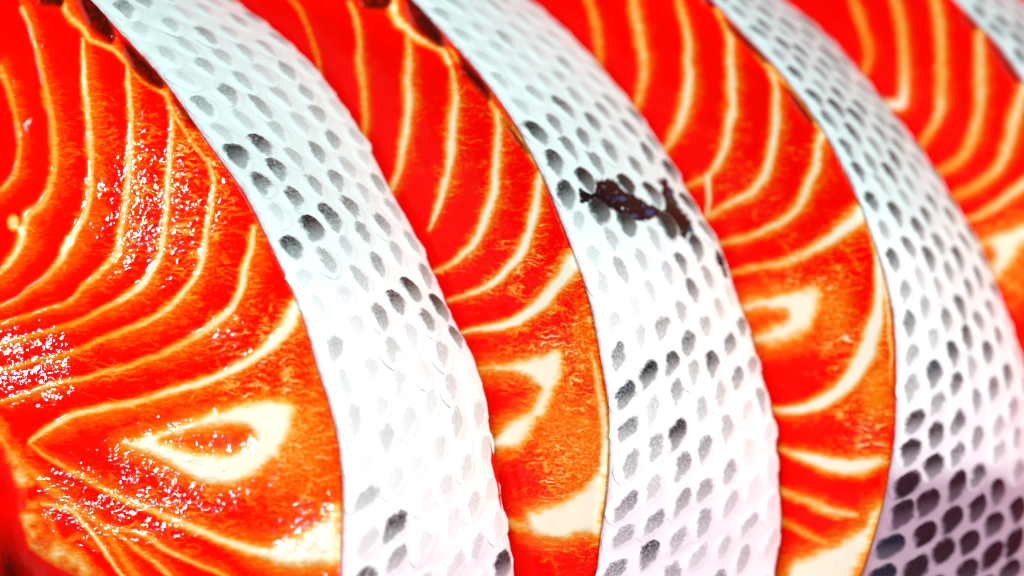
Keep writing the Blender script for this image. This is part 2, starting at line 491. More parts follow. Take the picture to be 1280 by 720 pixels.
SLICES.append(dict(
    label='second salmon steak from the left, its silver skin torn by a blue black scuff',
    front=[(330, -110), (420, -75), (480, -35), (519, 0), (560, 45), (600, 90), (640, 145), (664, 188), (685, 230), (701, 270), (715, 305), (728, 340), (737, 370),
           (746, 410), (755, 460), (762, 505), (764, 550), (763, 590), (759, 630), (753, 672), (747, 720), (732, 790), (700, 860)],
    back=[(520, -95), (590, -52), (630, -25), (660, 0), (705, 37), (740, 72), (762, 98), (790, 132), (812, 162), (835, 197), (855, 232), (875, 265), (895, 300), (908, 332), (918, 362),
          (932, 400), (945, 440), (955, 480), (965, 520), (970, 560), (974, 610), (975, 650), (972, 685), (967, 720), (958, 790), (935, 880)],
    lean=lambda y: 0.1 + 0.45 * sstep(280, 480, y), wide=1.22, left=-70, lines=[
        L([(362, -6), (377, 17), (387, 37), (394, 60), (399, 82), (401, 100)], 3, 0.42),
        L([(436, 4), (446, 22), (449, 50), (450, 75), (454, 100), (456, 125), (457, 150), (454, 175)], [3, 4.5, 5, 5, 4], [0.55, 0.6, 0.58, 0.5]),
        L([(509, 46), (511, 75), (510, 100), (510, 125), (508, 155), (504, 185), (497, 220), (485, 248)], [3, 5.5, 6.5, 6.5, 6, 5, 4], [0.55, 0.7, 0.78, 0.8, 0.75, 0.65]),
        L([(564, 84), (569, 115), (567, 142), (566, 172), (564, 202), (558, 225), (552, 247), (544, 270), (535, 287)], [3, 6, 7, 7, 6, 5, 4, 2], [0.6, 0.75, 0.85, 0.85, 0.8, 0.85, 0.7]),
        L([(620, 138), (624, 172), (622, 197), (619, 222), (616, 247), (607, 272), (597, 297), (582, 315), (565, 330), (543, 340)], [4, 6, 6, 6.5, 6.5, 5.5, 4.5, 2.5], [0.75, 0.8, 0.85, 0.85, 0.85, 0.8, 0.6]),
        L([(677, 214), (673, 235), (669, 262), (660, 295), (650, 320), (635, 337), (615, 355), (595, 365), (560, 376)], [5, 6, 6.5, 7, 7, 6, 5, 2.5], [0.75, 0.85, 0.9, 0.9, 0.85, 0.6]),
        L([(725, 318), (714, 330), (700, 352), (680, 376), (660, 392), (635, 405), (605, 411), (576, 417)], [11, 11, 10, 9, 7.5, 6, 5, 3], [0.95, 0.95, 0.95, 0.9, 0.7]),
        L([(490, -10), (492, 8), (497, 22), (510, 38), (522, 49), (550, 60), (562, 80)], [6, 6, 5, 4], 0.75),
        L([(562, 62), (585, 92), (608, 118), (622, 142), (650, 175), (672, 205)], [2.5, 2.5, 4, 4], [0.5, 0.75]),
        L([(632, 652), (645, 655), (662, 658)], [6, 9], [0.5, 0.6]),
        L([(740, 440), (749, 490), (756, 540), (757, 590)], [3, 5, 6, 6], [0.6, 0.75, 0.85]),
    ],
    knots=[(555, 226, 4, 0.9), (716, 322, 7, 0.95)],
    patches=[[(597, 463), (622, 456), (655, 451), (677, 441), (702, 436), (706, 447), (702, 472), (695, 492), (685, 512), (670, 532), (655, 552), (640, 561), (622, 562), (606, 556), (615, 548), (627, 535), (645, 522), (663, 512), (674, 490), (660, 475), (635, 468)],
             [(660, 640), (690, 632), (712, 622), (732, 607), (747, 585), (752, 560), (761, 556), (761, 600), (757, 632), (750, 668), (738, 668), (725, 669), (710, 675), (690, 676), (672, 669), (660, 658)]],
    holes=[], darks=[[(445, -14), (488, -14), (486, 10), (465, 13), (450, 8)],
                     [(503, -12), (520, -2), (535, 15), (550, 37), (554, 58), (540, 55), (515, 33)],
                     [(572, 66), (590, 84), (604, 100), (613, 117), (610, 127), (590, 107), (575, 90)],
                     [(628, 148), (645, 168), (662, 192), (655, 190), (636, 166)]],
    orange=[(715, 550, 55, 85, 0.47), (690, 560, 26, 50, 0.3), (732, 430, 24, 70, 0.45), (690, 440, 30, 30, 0.2)],
    marb=[(600, 190, 110, 110, 0.45), (660, 340, 90, 70, 0.9), (700, 440, 70, 80, 1.0), (700, 580, 60, 60, 0.9), (720, 700, 60, 30, 0.5)],
    wet=[(690, 440, 60, 40, 0.22), (690, 650, 60, 50, 0.3), (650, 590, 50, 40, 0.2)],
    base_wet=0.12, halo=1.0, cavity=False,
    spots=[(670, 161, .7), (685, 136, .45), (719, 149, .4), (704, 178, .45), (749, 162, .5), (738, 187, .6), (684, 194, .75), (705, 215, .95), (716, 230, .9), (771, 205, .55), (754, 219, .65),
           (760, 248, 1), (783, 245, .7), (795, 268, 1), (818, 257, .9), (844, 269, 1), (844, 300, .65), (809, 219, .6), (815, 196, .5), (838, 237, .65), (797, 306, .4), (876, 321, .75),
           (860, 345, .7), (900, 330, .75), (775, 340, .3), (840, 370, .6), (875, 387, .55), (825, 400, .4), (857, 415, .6), (910, 415, .6), (893, 440, .65), (832, 455, .55), (805, 465, .75),
           (922, 460, .5), (870, 470, .3), (780, 510, .7), (846, 503, .45), (950, 487, .45), (795, 565, .5), (850, 550, .7), (825, 575, .5), (773, 650, .6), (802, 660, .45), (805, 705, .6)],
    pig=lambda x, y: np.where(y < 130, 0.22, np.where(y < 230, 0.36, np.where(y < 440, 0.24, 0.33))) - 0.10 * sstep(860, 960, x) * sstep(430, 500, y),
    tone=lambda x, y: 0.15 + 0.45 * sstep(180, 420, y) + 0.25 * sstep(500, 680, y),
    hue=lambda x, y: 0.85 * sstep(430, 560, y),
    scuffs=[([(726, 248), (745, 240), (765, 244), (785, 256), (806, 266), (822, 263), (838, 267), (850, 280), (860, 294)], [8, 18, 21, 18, 14, 10, 15, 15, 8]),
            ([(829, 228), (834, 243), (840, 262)], [6, 9, 9]), ([(896, 312), (902, 330), (908, 345)], [3, 5, 3])]))

SLICES.append(dict(
    label='third salmon steak from the left, with dark purple scales crowding its lower skin',
    front=[(690, -120), (790, -80), (850, -40), (893, 0), (920, 29), (950, 60), (981, 95), (1010, 132), (1035, 170), (1056, 210), (1075, 250), (1090, 290), (1103, 328), (1112, 362),
           (1119, 402), (1122, 450), (1122, 505), (1120, 548), (1115, 582), (1109, 618), (1102, 648), (1092, 682), (1079, 720), (1050, 785), (1000, 850)],
    back=[(860, -85), (915, -45), (950, -20), (975, 0), (1015, 30), (1050, 64), (1077, 96), (1105, 130), (1135, 167), (1165, 210), (1190, 250), (1210, 281), (1228, 315), (1241, 345), (1248, 365),
          (1260, 395), (1275, 438), (1286, 480), (1296, 530), (1303, 590), (1305, 650), (1300, 720), (1285, 790), (1250, 870)],
    pitch=44.0, lean=lambda y: 0.15 + 0.25 * sstep(300, 480, y), wide=1.22, left=260, lines=[
        L([(733, -8), (742, 20), (747, 42), (750, 65), (749, 95)], [5, 5, 4], [0.5, 0.5]),
        L([(790, -8), (797, 25), (802, 55), (806, 82), (802, 107), (793, 140)], [5, 6, 6.5, 6, 5], [0.6, 0.68, 0.62, 0.55]),
        L([(850, 0), (857, 32), (861, 60), (862, 87), (860, 112), (855, 140), (847, 160), (828, 190)], [4, 5, 6, 6.5, 7, 5], [0.55, 0.75, 0.8, 0.8, 0.6]),
        L([(896, 10), (910, 37), (914, 70), (915, 100), (915, 137), (910, 165), (904, 187), (896, 206), (884, 220), (856, 237)], [4, 5, 6, 6.5, 6.5, 6, 5, 3], [0.55, 0.75, 0.82, 0.78, 0.8, 0.5]),
        L([(885, 222), (886, 245), (883, 270)], [3, 2.5], [0.9, 0.75]),
        L([(963, 86), (971, 112), (970, 150), (965, 190), (956, 220), (942, 240), (920, 252), (897, 264), (872, 278)], [4, 5.5, 6, 6.5, 6, 5, 3.5], [0.7, 0.78, 0.82, 0.78, 0.7, 0.5]),
        L([(1030, 160), (1025, 182), (1021, 207), (1012, 230), (1000, 255), (980, 275), (960, 287), (935, 296), (890, 308)], [6, 6.5, 6.5, 6.5, 6, 5, 4], [0.8, 0.8, 0.78, 0.72, 0.55]),
        L([(1082, 262), (1070, 275), (1055, 286), (1035, 301), (1012, 315), (983, 327), (947, 335), (905, 344)], [11, 11, 9, 7, 6, 5.5, 4], [0.95, 0.95, 0.85, 0.75, 0.62, 0.5]),
        L([(1096, 320), (1099, 350), (1098, 380), (1092, 412), (1083, 440), (1070, 463), (1055, 482), (1035, 499), (1010, 509), (985, 513), (960, 511)], [3, 5, 7, 10, 12, 11, 10, 9, 8, 6, 3], [0.9, 0.95, 1, 1, 1, 1, 1, 0.98, 0.92, 0.85, 0.5]),
        L([(975, 560), (1000, 569), (1025, 577), (1048, 582), (1072, 582), (1098, 575)], [3, 6, 9, 10, 11, 9], [0.5, 0.8, 0.95, 0.95, 0.95, 0.75]),
        L([(970, 611), (1004, 624), (1029, 635), (1051, 642), (1071, 645)], [4, 6, 7, 6, 4], [0.45, 0.65, 0.7, 0.65]),
        L([(968, 648), (1002, 664), (1024, 675), (1046, 682)], [4, 5, 4], [0.5, 0.5]),
        L([(1085, 280), (1098, 320), (1106, 360), (1112, 420), (1114, 480)], [3, 4, 4, 3, 2], [0.75, 0.75, 0.7, 0.5]),
        L([(897, 14), (925, 44), (955, 78), (966, 88), (990, 115), (1015, 148), (1030, 165)], [2.5, 2.5, 5, 3, 3.5], [0.45, 0.7, 0.5, 0.7]),
    ],
    knots=[(885, 221, 5, 0.95), (913, 104, 7, 0.8)],
    patches=[[(925, 381), (950, 371), (982, 364), (1020, 360), (1028, 366), (1026, 387), (1017, 405), (1005, 417), (982, 429), (957, 431), (940, 424), (962, 411), (984, 399), (981, 391), (962, 387), (928, 390)],
             [(1052, 678), (1078, 657), (1094, 636), (1103, 632), (1094, 664), (1084, 690), (1068, 724), (1050, 760), (984, 740), (990, 706), (1024, 688)]],
    holes=[], darks=[[(905, 22), (925, 40), (945, 60), (961, 78), (956, 80), (935, 62), (910, 36)], [(980, 106), (998, 126), (1016, 150), (1010, 152), (992, 130)], [(872, -12), (890, -2), (896, 10), (884, 8)]],
    orange=[(1045, 395, 32, 55, 0.42), (1000, 430, 50, 22, 0.22), (1095, 500, 26, 60, 0.47), (1070, 510, 40, 24, 0.22), (1108, 410, 10, 60, 0.25), (1110, 600, 14, 50, 0.2)],
    marb=[(940, 220, 130, 100, 0.45), (1020, 330, 80, 50, 0.8), (1060, 430, 50, 60, 0.8), (1070, 540, 60, 40, 1.0), (1050, 700, 50, 30, 0.5)],
    wet=[(1085, 545, 30, 25, 0.3), (1030, 640, 60, 40, 0.15), (1040, 700, 50, 30, 0.3)],
    base_wet=0.06, halo=1.0, cavity=False,
    spots=[(1155, 640, 1), (1150, 610, 1), (1125, 615, .9), (1140, 665, 1), (1120, 690, .9)],
    pig=lambda x, y: np.clip(0.52 - 0.10 * sstep(200, 330, y) + 0.10 * sstep(400, 480, y) + 0.60 * sstep(540, 620, y + 0.25 * (1150 - x)) - 0.16 * sstep(1200, 1270, x) * (1 - sstep(560, 640, y)), 0, 1),
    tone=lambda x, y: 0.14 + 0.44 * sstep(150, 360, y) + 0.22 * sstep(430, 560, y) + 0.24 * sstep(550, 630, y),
    hue=lambda x, y: np.where((y > 670) & (x < 1140), 0.62, 0.25 * (1 - sstep(150, 260, y)) + 1.0 * sstep(400, 520, y))))

SLICES.append(dict(
    label='fourth salmon steak from the left, out of focus, mostly cut off by the right edge',
    front=[(1010, -120), (1100, -85), (1155, -42), (1196, 0), (1225, 30), (1251, 58), (1282, 102), (1305, 140), (1330, 185), (1352, 235), (1372, 290), (1390, 350), (1402, 420),
           (1408, 500), (1404, 580), (1390, 660), (1368, 730), (1330, 800), (1280, 850)],
    back=[(1180, -75), (1225, -40), (1255, -16), (1273, 0), (1290, 15), (1330, 55), (1375, 105), (1420, 165), (1460, 230), (1490, 300), (1510, 380), (1525, 470), (1530, 560), (1525, 650), (1505, 740), (1460, 840)],
    lean=lambda y: 0.3, wide=1.22, left=560, lines=[
        L([(1067, -8), (1075, 25), (1084, 50), (1086, 72), (1078, 95)], [5, 5.5, 5], 0.5),
        L([(1118, -8), (1127, 30), (1129, 62), (1130, 87), (1130, 120), (1124, 133), (1104, 131)], [6, 6, 6.5, 6, 5], [0.55, 0.6, 0.65, 1.0, 1.0]),
        L([(1168, -8), (1175, 30), (1177, 62), (1177, 100), (1176, 130), (1171, 150), (1152, 180)], [6, 6.5, 6.5, 6, 5], [0.6, 0.65, 0.6, 0.75, 0.5]),
        L([(1226, 36), (1225, 75), (1226, 105), (1224, 140), (1213, 176), (1200, 200), (1165, 219)], [6, 7, 7, 7, 6], [0.7, 0.7, 0.68, 0.6, 0.45]),
        L([(1282, 98), (1277, 120), (1267, 155), (1261, 182), (1250, 205), (1230, 227), (1188, 248)], [7, 7, 6.5, 6], [0.8, 0.75, 0.7, 0.45]),
        L([(1330, 185), (1310, 205), (1282, 228), (1255, 250), (1232, 265), (1200, 279)], [8, 7, 6, 5], [0.85, 0.75, 0.6]),
    ],
    knots=[(1171, 146, 6, 0.8), (1120, 131, 6, 1.0)],
    patches=[[(1340, 262), (1300, 272), (1280, 278), (1252, 290), (1222, 304), (1226, 322), (1244, 350), (1262, 335), (1282, 306), (1320, 290)]],
    holes=[[(1224, 312), (1240, 312), (1244, 322), (1232, 330)]], darks=[[(1206, 18), (1225, 36), (1220, 38), (1206, 26)], [(1234, 48), (1262, 80), (1275, 102), (1266, 98), (1246, 72)]],
    orange=[(1275, 350, 40, 40, 0.34), (1290, 430, 60, 60, 0.15)], marb=[(1250, 330, 80, 80, 0.5)], wet=[], base_wet=0.05, halo=1.0, cavity=False,
    spots=[(1255, 28, .55), (1228, 8, .5), (1278, 45, .6)],
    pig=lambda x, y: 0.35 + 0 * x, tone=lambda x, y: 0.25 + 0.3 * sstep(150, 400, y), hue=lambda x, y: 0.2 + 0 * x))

SLICES.append(dict(
    label='hindmost salmon steak, only a sliver of red flesh showing in the upper right corner',
    front=[(1290, -120), (1370, -90), (1430, -45), (1470, 0), (1520, 55), (1565, 125), (1600, 210), (1622, 310), (1630, 420), (1622, 540), (1600, 650), (1560, 740), (1500, 820)],
    back=[(1400, -80), (1470, -40), (1525, 0), (1590, 60), (1640, 140), (1680, 230), (1705, 330), (1712, 440), (1705, 560), (1680, 670), (1640, 760), (1580, 850)],
    lean=lambda y: 0.3, left=860, lines=[L([(1330, -60), (1345, 10), (1340, 90), (1310, 160)], 6, 0.6), L([(1400, -20), (1415, 60), (1400, 150), (1350, 230)], 6, 0.6)],
    knots=[], patches=[], holes=[], darks=[], orange=[], marb=[], wet=[], base_wet=0.05, halo=1.0, cavity=False, spots=[],
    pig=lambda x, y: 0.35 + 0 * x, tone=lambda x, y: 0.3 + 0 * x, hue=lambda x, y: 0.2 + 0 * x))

CAVITY = np.array([(-140, 420), (-60, 480), (-20, 535), (0, 566), (12, 588), (23, 610), (25, 640), (36, 680), (70, 702), (120, 735), (150, 800), (140, 900)], float)


class Face:
    """colour masks and relief of one cut face, as functions of photograph pixel position"""

    def __init__(self, d):
        self.d = d
        self.lines = [spline(l, 5.0) for l in d['lines']]
        self.patches = [spline(np.vstack([p, p[:1]]), 4.0)[:-1] for p in d['patches']]
        self.holes = [spline(np.vstack([p, p[:1]]), 4.0)[:-1] for p in d['holes']]
        self.darks = [spline(np.vstack([p, p[:1]]), 3.0)[:-1] for p in d['darks']]

    def __call__(self, q):
        d = self.d
        x, y = q[:, 0], q[:, 1]
        wob = (fbm(x / 26, y / 26) - 0.5) * 5.0
        qq = np.stack([x + wob, y + (fbm(x / 26 + 50, y / 26 + 9) - 0.5) * 5.0], -1)
        fat = np.zeros(len(q)); dmin = np.full(len(q), 60.0); near = np.zeros(len(q)); wet_line = np.zeros(len(q))
        for ln in self.lines:
            dd, ex, side = near_line(qq, ln)
            w, s = ex[:, 0], ex[:, 1]
            w = w * d.get('wide', 1.0) * (0.75 + 0.5 * fbm(x / 18 + 3, y / 18 + 7))
            core = d.get('core', 1.12) * s * np.exp(-(dd / (1.02 * w)) ** 2)
            hw = w * np.where(side < 0, 2.6 * d['halo'], 1.5)
            halo = 0.46 * np.minimum(s, 0.8) * np.exp(-(dd / hw) ** 1.6)
            fat = np.maximum(fat, np.maximum(core, halo) + 0.15 * np.minimum(core, halo))
            dmin = np.minimum(dmin, dd)
            near = np.maximum(near, 1 - sstep(0.6, 1.3, dd / w))
        for kx, ky, r, s in d['knots']:
            dd = np.hypot(qq[:, 0] - kx, (qq[:, 1] - ky) * 0.8)
            fat = np.maximum(fat, s * (1 - sstep(0.4, 1.3, dd / r)))
        pm = np.full(len(q), -1e9)
        for p in self.patches:
            pm = np.maximum(pm, inside_dist(qq, p))
        for p in self.holes:
            pm = np.minimum(pm, -inside_dist(qq, p))
        if self.patches:
            hole_dir = 20.0
            soft = sstep(-15, 12, pm + (fbm(x / 12, y / 9) - 0.5) * 9)
            fat = np.maximum(fat, np.maximum(soft * 1.0, 0.50 * np.exp(-np.maximum(-pm, 0) / hole_dir)))
        org = np.zeros(len(q))
        for cx, cy, rx, ry, s in d['orange']:
            org = np.maximum(org, s * np.exp(-(((x - cx) / rx) ** 2 + ((y - cy) / ry) ** 2)))
        fat = np.maximum(fat, org + 0.35 * fat)
        marb = np.zeros(len(q))
        for cx, cy, rx, ry, s in d['marb']:
            marb = np.maximum(marb, s * np.exp(-(((x - cx) / rx) ** 2 + ((y - cy) / ry) ** 2)))
        marb = np.maximum(marb, 0.10) * (1 - sstep(0.5, 0.85, fat))
        wet = np.full(len(q), d['base_wet'], float)
        for cx, cy, rx, ry, s in d['wet']:
            wet = np.maximum(wet, s * np.exp(-(((x - cx) / rx) ** 2 + ((y - cy) / ry) ** 2)))
        dark = np.zeros(len(q)); dk = np.full(len(q), -1e9)
        for p in self.darks:
            v = inside_dist(qq, p)
            dk = np.maximum(dk, v)
        if self.darks:
            dark = sstep(-5, 7, dk)
            fat = np.maximum(fat, 0.30 * np.exp(-np.maximum(-dk, 0) / 5.0) * (1 - dark)) * (1 - 0.9 * dark)
        wet = wet * (1 - 0.7 * dark)
        # relief, metres
        h = 0.00012 * (1 - np.exp(-dmin / 11.0)) + 0.00016 * (fbm((x + 0.6 * y) / 80, (y - 0.6 * x) / 80, 2) - 0.5) + 0.00008 * (fbm(x / 22, y / 22) - 0.5)
        for bx, by, br, bh in d.get('swell', []):
            h = h + bh * np.exp(-((x - bx) ** 2 + (y - by) ** 2) / br ** 2)
        h = h + 0.00005 * near + 0.0003 * sstep(-6, 10, pm) - 0.0005 * sstep(-3, 6, dk)
        if d['cavity']:
            dd, _, side = dist_line(qq, CAVITY)
            sd = np.where(side > 0, dd, -dd)          # positive inside the cavity
            h = h - 0.012 * sstep(-10, 170, sd) - 0.0008 * sstep(-30, 10, sd)
            memb = sstep(-42, -8, sd) * (1 - sstep(-4, 16, sd)) * (1 - sstep(95, 160, x))
            fat = np.maximum(fat, memb * np.clip(1.6 * fbm(x / 26, y / 18) - 0.25, 0, 0.82))
            fat = fat * (1 - 0.8 * sstep(5, 30, sd))
            marb = marb * (1 - sstep(-10, 10, sd))
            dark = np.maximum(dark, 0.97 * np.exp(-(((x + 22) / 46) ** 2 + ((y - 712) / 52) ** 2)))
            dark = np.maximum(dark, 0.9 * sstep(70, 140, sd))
            wet = wet * (1 - 0.8 * sstep(0, 25, sd))
        return np.stack([fat, marb, dark, wet], -1), h, dmin, pm, dk


TABLE_Z = None


def make_slice(i, d, scale_mesh):
    global TABLE_Z
    N_COL, LAT_S = d.get('cols', 7), d.get('pitch', 47.0) * PX      # scale columns across, pitch along the girth
    off_f = plane_offset(i)
    off_b = off_f - THICK
    right = spline(d['front'], 3.0)
    right = right[:, :2]
    bk = spline(d['back'], 3.0)
    # close the outline round the sides that lie outside the picture or behind the next slice
    t0, b0 = right[0], right[-1]
    xl = d['left']
    h_top, h_bot = t0[1], b0[1]

    def outline(e):
        mid = [(b0[0] - 60, b0[1] + 55 * e), (b0[0] - 150, b0[1] + 90 * e), (b0[0] - 280, b0[1] + 100 * e), (xl + 230, b0[1] + 85 * e), (xl + 110, b0[1] + 20 * e), (xl + 40, 760),
               (xl + 8, 600), (xl, 400), (xl + 15, 220), (xl + 60, 60), (xl + 140, -50), (xl + 230, min(-95, h_top))]
        c = spline(np.vstack([right[-20:-1:8], right[-1:], mid, right[:1], right[8:20:8]]), 6.0)
        # keep only the new stretch
        k0 = np.argmin(np.hypot(*(c - right[-1]).T)); k1 = len(c) - 1 - np.argmin(np.hypot(*(c[::-1] - right[0]).T))
        return np.vstack([right, c[k0 + 1:k1]])

    def back_of(c):
        dr = np.array([1.0, 0.20])
        lam = np.full(len(c), 185.0)
        ls = np.arange(40, 330, 2.0)
        n = len(right)
        for k in range(n):
            p = c[k] + ls[:, None] * dr
            if p[0, 1] < bk[0, 1] or p[-1, 1] > bk[-1, 1]:
                lam[k] = np.nan; continue
            xb = np.interp(p[:, 1], bk[:, 1], bk[:, 0])
            w = np.argmax(p[:, 0] > xb)
            lam[k] = ls[w] - (p[w, 0] - xb[w]) if w > 0 else np.nan
        ok = np.where(~np.isnan(lam[:n]))[0]
        lam[:n] = np.interp(np.arange(n), ok, lam[ok])
        # blend to the default round the hidden side
        m = len(c) - n
        if m > 0:
            t = np.linspace(0, 1, m)
            lam[n:] = lam[n - 1] * (1 - t) + lam[0] * t
        return c + lam[:, None] * dr

    def lowest(e):
        c = outline(e)
        return to_world(unproject(back_of(c), off_b))[:, 2].min()

    if TABLE_Z is None:
        TABLE_Z = lowest(1.0)
        e = 1.0
    else:
        lo, hi = 0.05, 5.0
        for _ in range(16):
            e = 0.5 * (lo + hi)
            if lowest(e) > TABLE_Z: lo = e
            else: hi = e
    front = outline(e)
    back = back_of(front)
    nr = len(right)

    root = bpy.data.objects.new('salmon_steak', None)
    scene.collection.objects.link(root)
    root.empty_display_size = 0.01
    Pf = to_world(unproject(front, off_f))
    Pb = to_world(unproject(back, off_b))
    base = np.array([Pb[:, 0].mean(), Pb[:, 1].mean(), TABLE_Z])
    root.location = base
    root['label'] = d['label']
    root['category'] = 'salmon steak'
    root['group'] = 'row of sliced salmon steaks'
    nw = RM @ NORMAL

    # ---------------- cut face
    F = Face(d)
    ymin, ymax = front[:, 1].min() + 1, front[:, 1].max() - 1
    fine = 2.2
    rows = np.concatenate([np.linspace(ymin, -22, 9)[:-1], np.arange(-22, 744, fine), np.linspace(744, ymax, 14)[1:]])
    loop = np.vstack([front, front[:1]])
    xlo = np.full(len(rows), 1e9); xhi = np.full(len(rows), -1e9)
    for a, b in zip(loop[:-1], loop[1:]):
        y0, y1 = min(a[1], b[1]), max(a[1], b[1])
        if y1 - y0 < 1e-6: continue
        s = (rows >= y0) & (rows <= y1)
        xx = a[0] + (rows[s] - a[1]) / (b[1] - a[1]) * (b[0] - a[0])
        xlo[s] = np.minimum(xlo[s], xx); xhi[s] = np.maximum(xhi[s], xx)
    reach = {0: 455, 1: 300, 2: 270, 3: 260}.get(i, 120)
    # columns: distance left of the right-hand edge, dense where the photograph looks
    depth = np.concatenate([[0, 1.2], np.arange(3, reach, fine), reach + np.linspace(0, 1, 14)[1:] * 400])
    nc = len(depth)
    X = xhi[:, None] - depth[None, :]
    far = depth >= reach
    span = (xhi - xlo)
    f01 = np.minimum(depth[None, :] / depth[-1], 1)
    # compress so that the last column always lands on the left outline
    lim = np.minimum(reach, span * 0.75)[:, None]
    near_x = np.minimum(depth[None, ~far], reach) / reach * lim
    far_t = (depth[far] - reach) / 400.0
    X = np.concatenate([xhi[:, None] - near_x, (xhi[:, None] - lim) * (1 - far_t) + xlo[:, None] * far_t], 1)
    Y = np.repeat(rows[:, None], nc, 1)
    q = np.stack([X.ravel(), Y.ravel()], -1)
    mask, h, dmin, pm, dk = F(q)
    edge = np.minimum(X - xlo[:, None], xhi[:, None] - X).ravel()
    h = h * sstep(0, 14, edge) - 0.0007 * (1 - sstep(0, 7, edge)) ** 2
    mask[:, 0] = np.maximum(mask[:, 0], 0.28 * (1 - sstep(2, 9, edge)))
    P = to_world(unproject(q, off_f) + NORMAL * h[:, None]) - base
    puv = np.stack([q[:, 0] / 100, q[:, 1] / 100, np.full(len(q), i * 3.7)], -1)
    nrow = len(rows)
    idx = np.arange(nrow * nc).reshape(nrow, nc)
    # normals of the whole face, so that neighbouring pieces shade as one surface
    G = P.reshape(nrow, nc, 3)
    du = np.gradient(G, axis=1); dv = np.gradient(G, axis=0)
    N = np.cross(du, dv)
    N /= np.linalg.norm(N, axis=-1, keepdims=True) + 1e-12
    if (N[nrow // 2, nc // 2] @ nw) < 0: N = -N
    N = N.reshape(-1, 3)

    a, b, c_, d_ = idx[:-1, :-1], idx[:-1, 1:], idx[1:, 1:], idx[1:, :-1]
    quads = np.stack([a, b, c_, d_], -1).reshape(-1, 4)
    tri = P[quads[len(quads) // 2]]
    if np.cross(tri[1] - tri[0], tri[2] - tri[0]) @ nw < 0:
        quads = quads[:, ::-1]
    cq = 0.25 * (q[a] + q[b] + q[c_] + q[d_])
    R, C = a.shape
    # split the face: fat patches, dark muscle, the muscle flakes between the fat lines, and the rest
    cx, cy = cq[..., 0], cq[..., 1]
    lab = np.zeros((R, C), int)
    window = (cy > -20) & (cy < 740) & (np.arange(C)[None, :] < np.sum(~far) - 1) & (cx > -14)
    pmc = pm[a]; dkc = dk[a]
    barrier = np.zeros((R, C), bool)
    flat = cq.reshape(-1, 2)
    for ln in F.lines[:len(F.lines)]:
        p2 = ln[:, :2]
        ta = p2[0] - p2[min(4, len(p2) - 1)]; tb = p2[-1] - p2[max(-5, -len(p2))]
        ta = ta / (np.linalg.norm(ta) + 1e-9); tb = tb / (np.linalg.norm(tb) + 1e-9)
        ext = np.vstack([p2[0] + ta * 16, p2, p2[-1] + tb * 140])
        dd, _, _ = near_line(flat, ext, 10.0)
        barrier |= (dd < 2.4).reshape(R, C)
    is_patch = (pmc > 1) & window
    is_dark = (dkc > 1) & window & ~is_patch
    free = window & ~barrier & ~is_patch & ~is_dark
    lab[free] = (np.arange(R * C).reshape(R, C) + 1)[free]
    for _ in range(1200):
        old = lab.copy()
        for ax in (0, 1):
            for sh in (1, -1):
                s = np.roll(lab, sh, ax)
                if ax == 0: s[0 if sh == 1 else -1] = 0
                else: s[:, 0 if sh == 1 else -1] = 0
                lab = np.where(free, np.maximum(lab, s), 0)
        if (lab == old).all(): break
    ids, cnt = np.unique(lab[lab > 0], return_counts=True)
    keep = set(ids[cnt > 260].tolist())
    lab = np.where(np.isin(lab, list(keep)) if keep else False, lab, 0)
    grow = window & ~is_patch & ~is_dark
    for _ in range(400):
        todo = grow & (lab == 0)
        if not todo.any() or not keep: break
        for ax in (0, 1):
            for sh in (1, -1):
                s = np.roll(lab, sh, ax)
                if ax == 0: s[0 if sh == 1 else -1] = 0
                else: s[:, 0 if sh == 1 else -1] = 0
                lab = np.where(todo & (lab == 0), s, lab)
    def split_pieces(polys, sel, first):
        if not len(polys): return []
        best = np.argmax(np.stack([inside_dist(flat, p) for p in polys]), 0).reshape(R, C)
        out = []
        for k in range(len(polys)):
            if (sel & (best == k)).any():
                lab[sel & (best == k)] = first - k
                out.append(first - k)
        return out

    patch_ids = split_pieces(F.patches, is_patch, -1)
    dark_ids = split_pieces(F.darks, is_dark, -101)
    labf = lab.ravel()

    def submesh(name, sel, parent):
        f = quads[sel]
        u, inv = np.unique(f, return_inverse=True)
        return mesh_object(name, P[u], inv.reshape(-1, 4), M_FLESH, parent, puv[u], mask[u], N[u])

    # body of the slice: the rest of the cut face, and the hidden rear face
    restq = quads[labf == 0]
    u, inv = np.unique(restq, return_inverse=True)
    qb = q.reshape(nrow, nc, 2)[:, ::12].reshape(-1, 2)
    Bi = np.arange(len(qb)).reshape(nrow, -1)
    shift = np.array([1.0, 0.20]) * 150
    Pbk = to_world(unproject(qb, off_f)) - base - nw * (THICK - 0.0012)
    bq = np.stack([Bi[:-1, :-1], Bi[1:, :-1], Bi[1:, 1:], Bi[:-1, 1:]], -1).reshape(-1, 4)
    if (quads[0][0] > quads[0][-1]): bq = bq[:, ::-1]
    flesh = mesh_object('flesh', np.vstack([P[u], Pbk]), np.vstack([inv.reshape(-1, 4), bq + len(u)]), M_FLESH, root,
                        np.vstack([puv[u], np.column_stack([qb / 100, np.full(len(qb), 9.0 + i)])]),
                        np.vstack([mask[u], np.tile([0.05, 0.2, 0, 0.1], (len(qb), 1))]))
    for k in sorted(keep):
        submesh('muscle_flake', labf == k, flesh)
    for k in dark_ids: submesh('dark_muscle', labf == k, flesh)
    for k in patch_ids: submesh('fat_patch', labf == k, flesh)

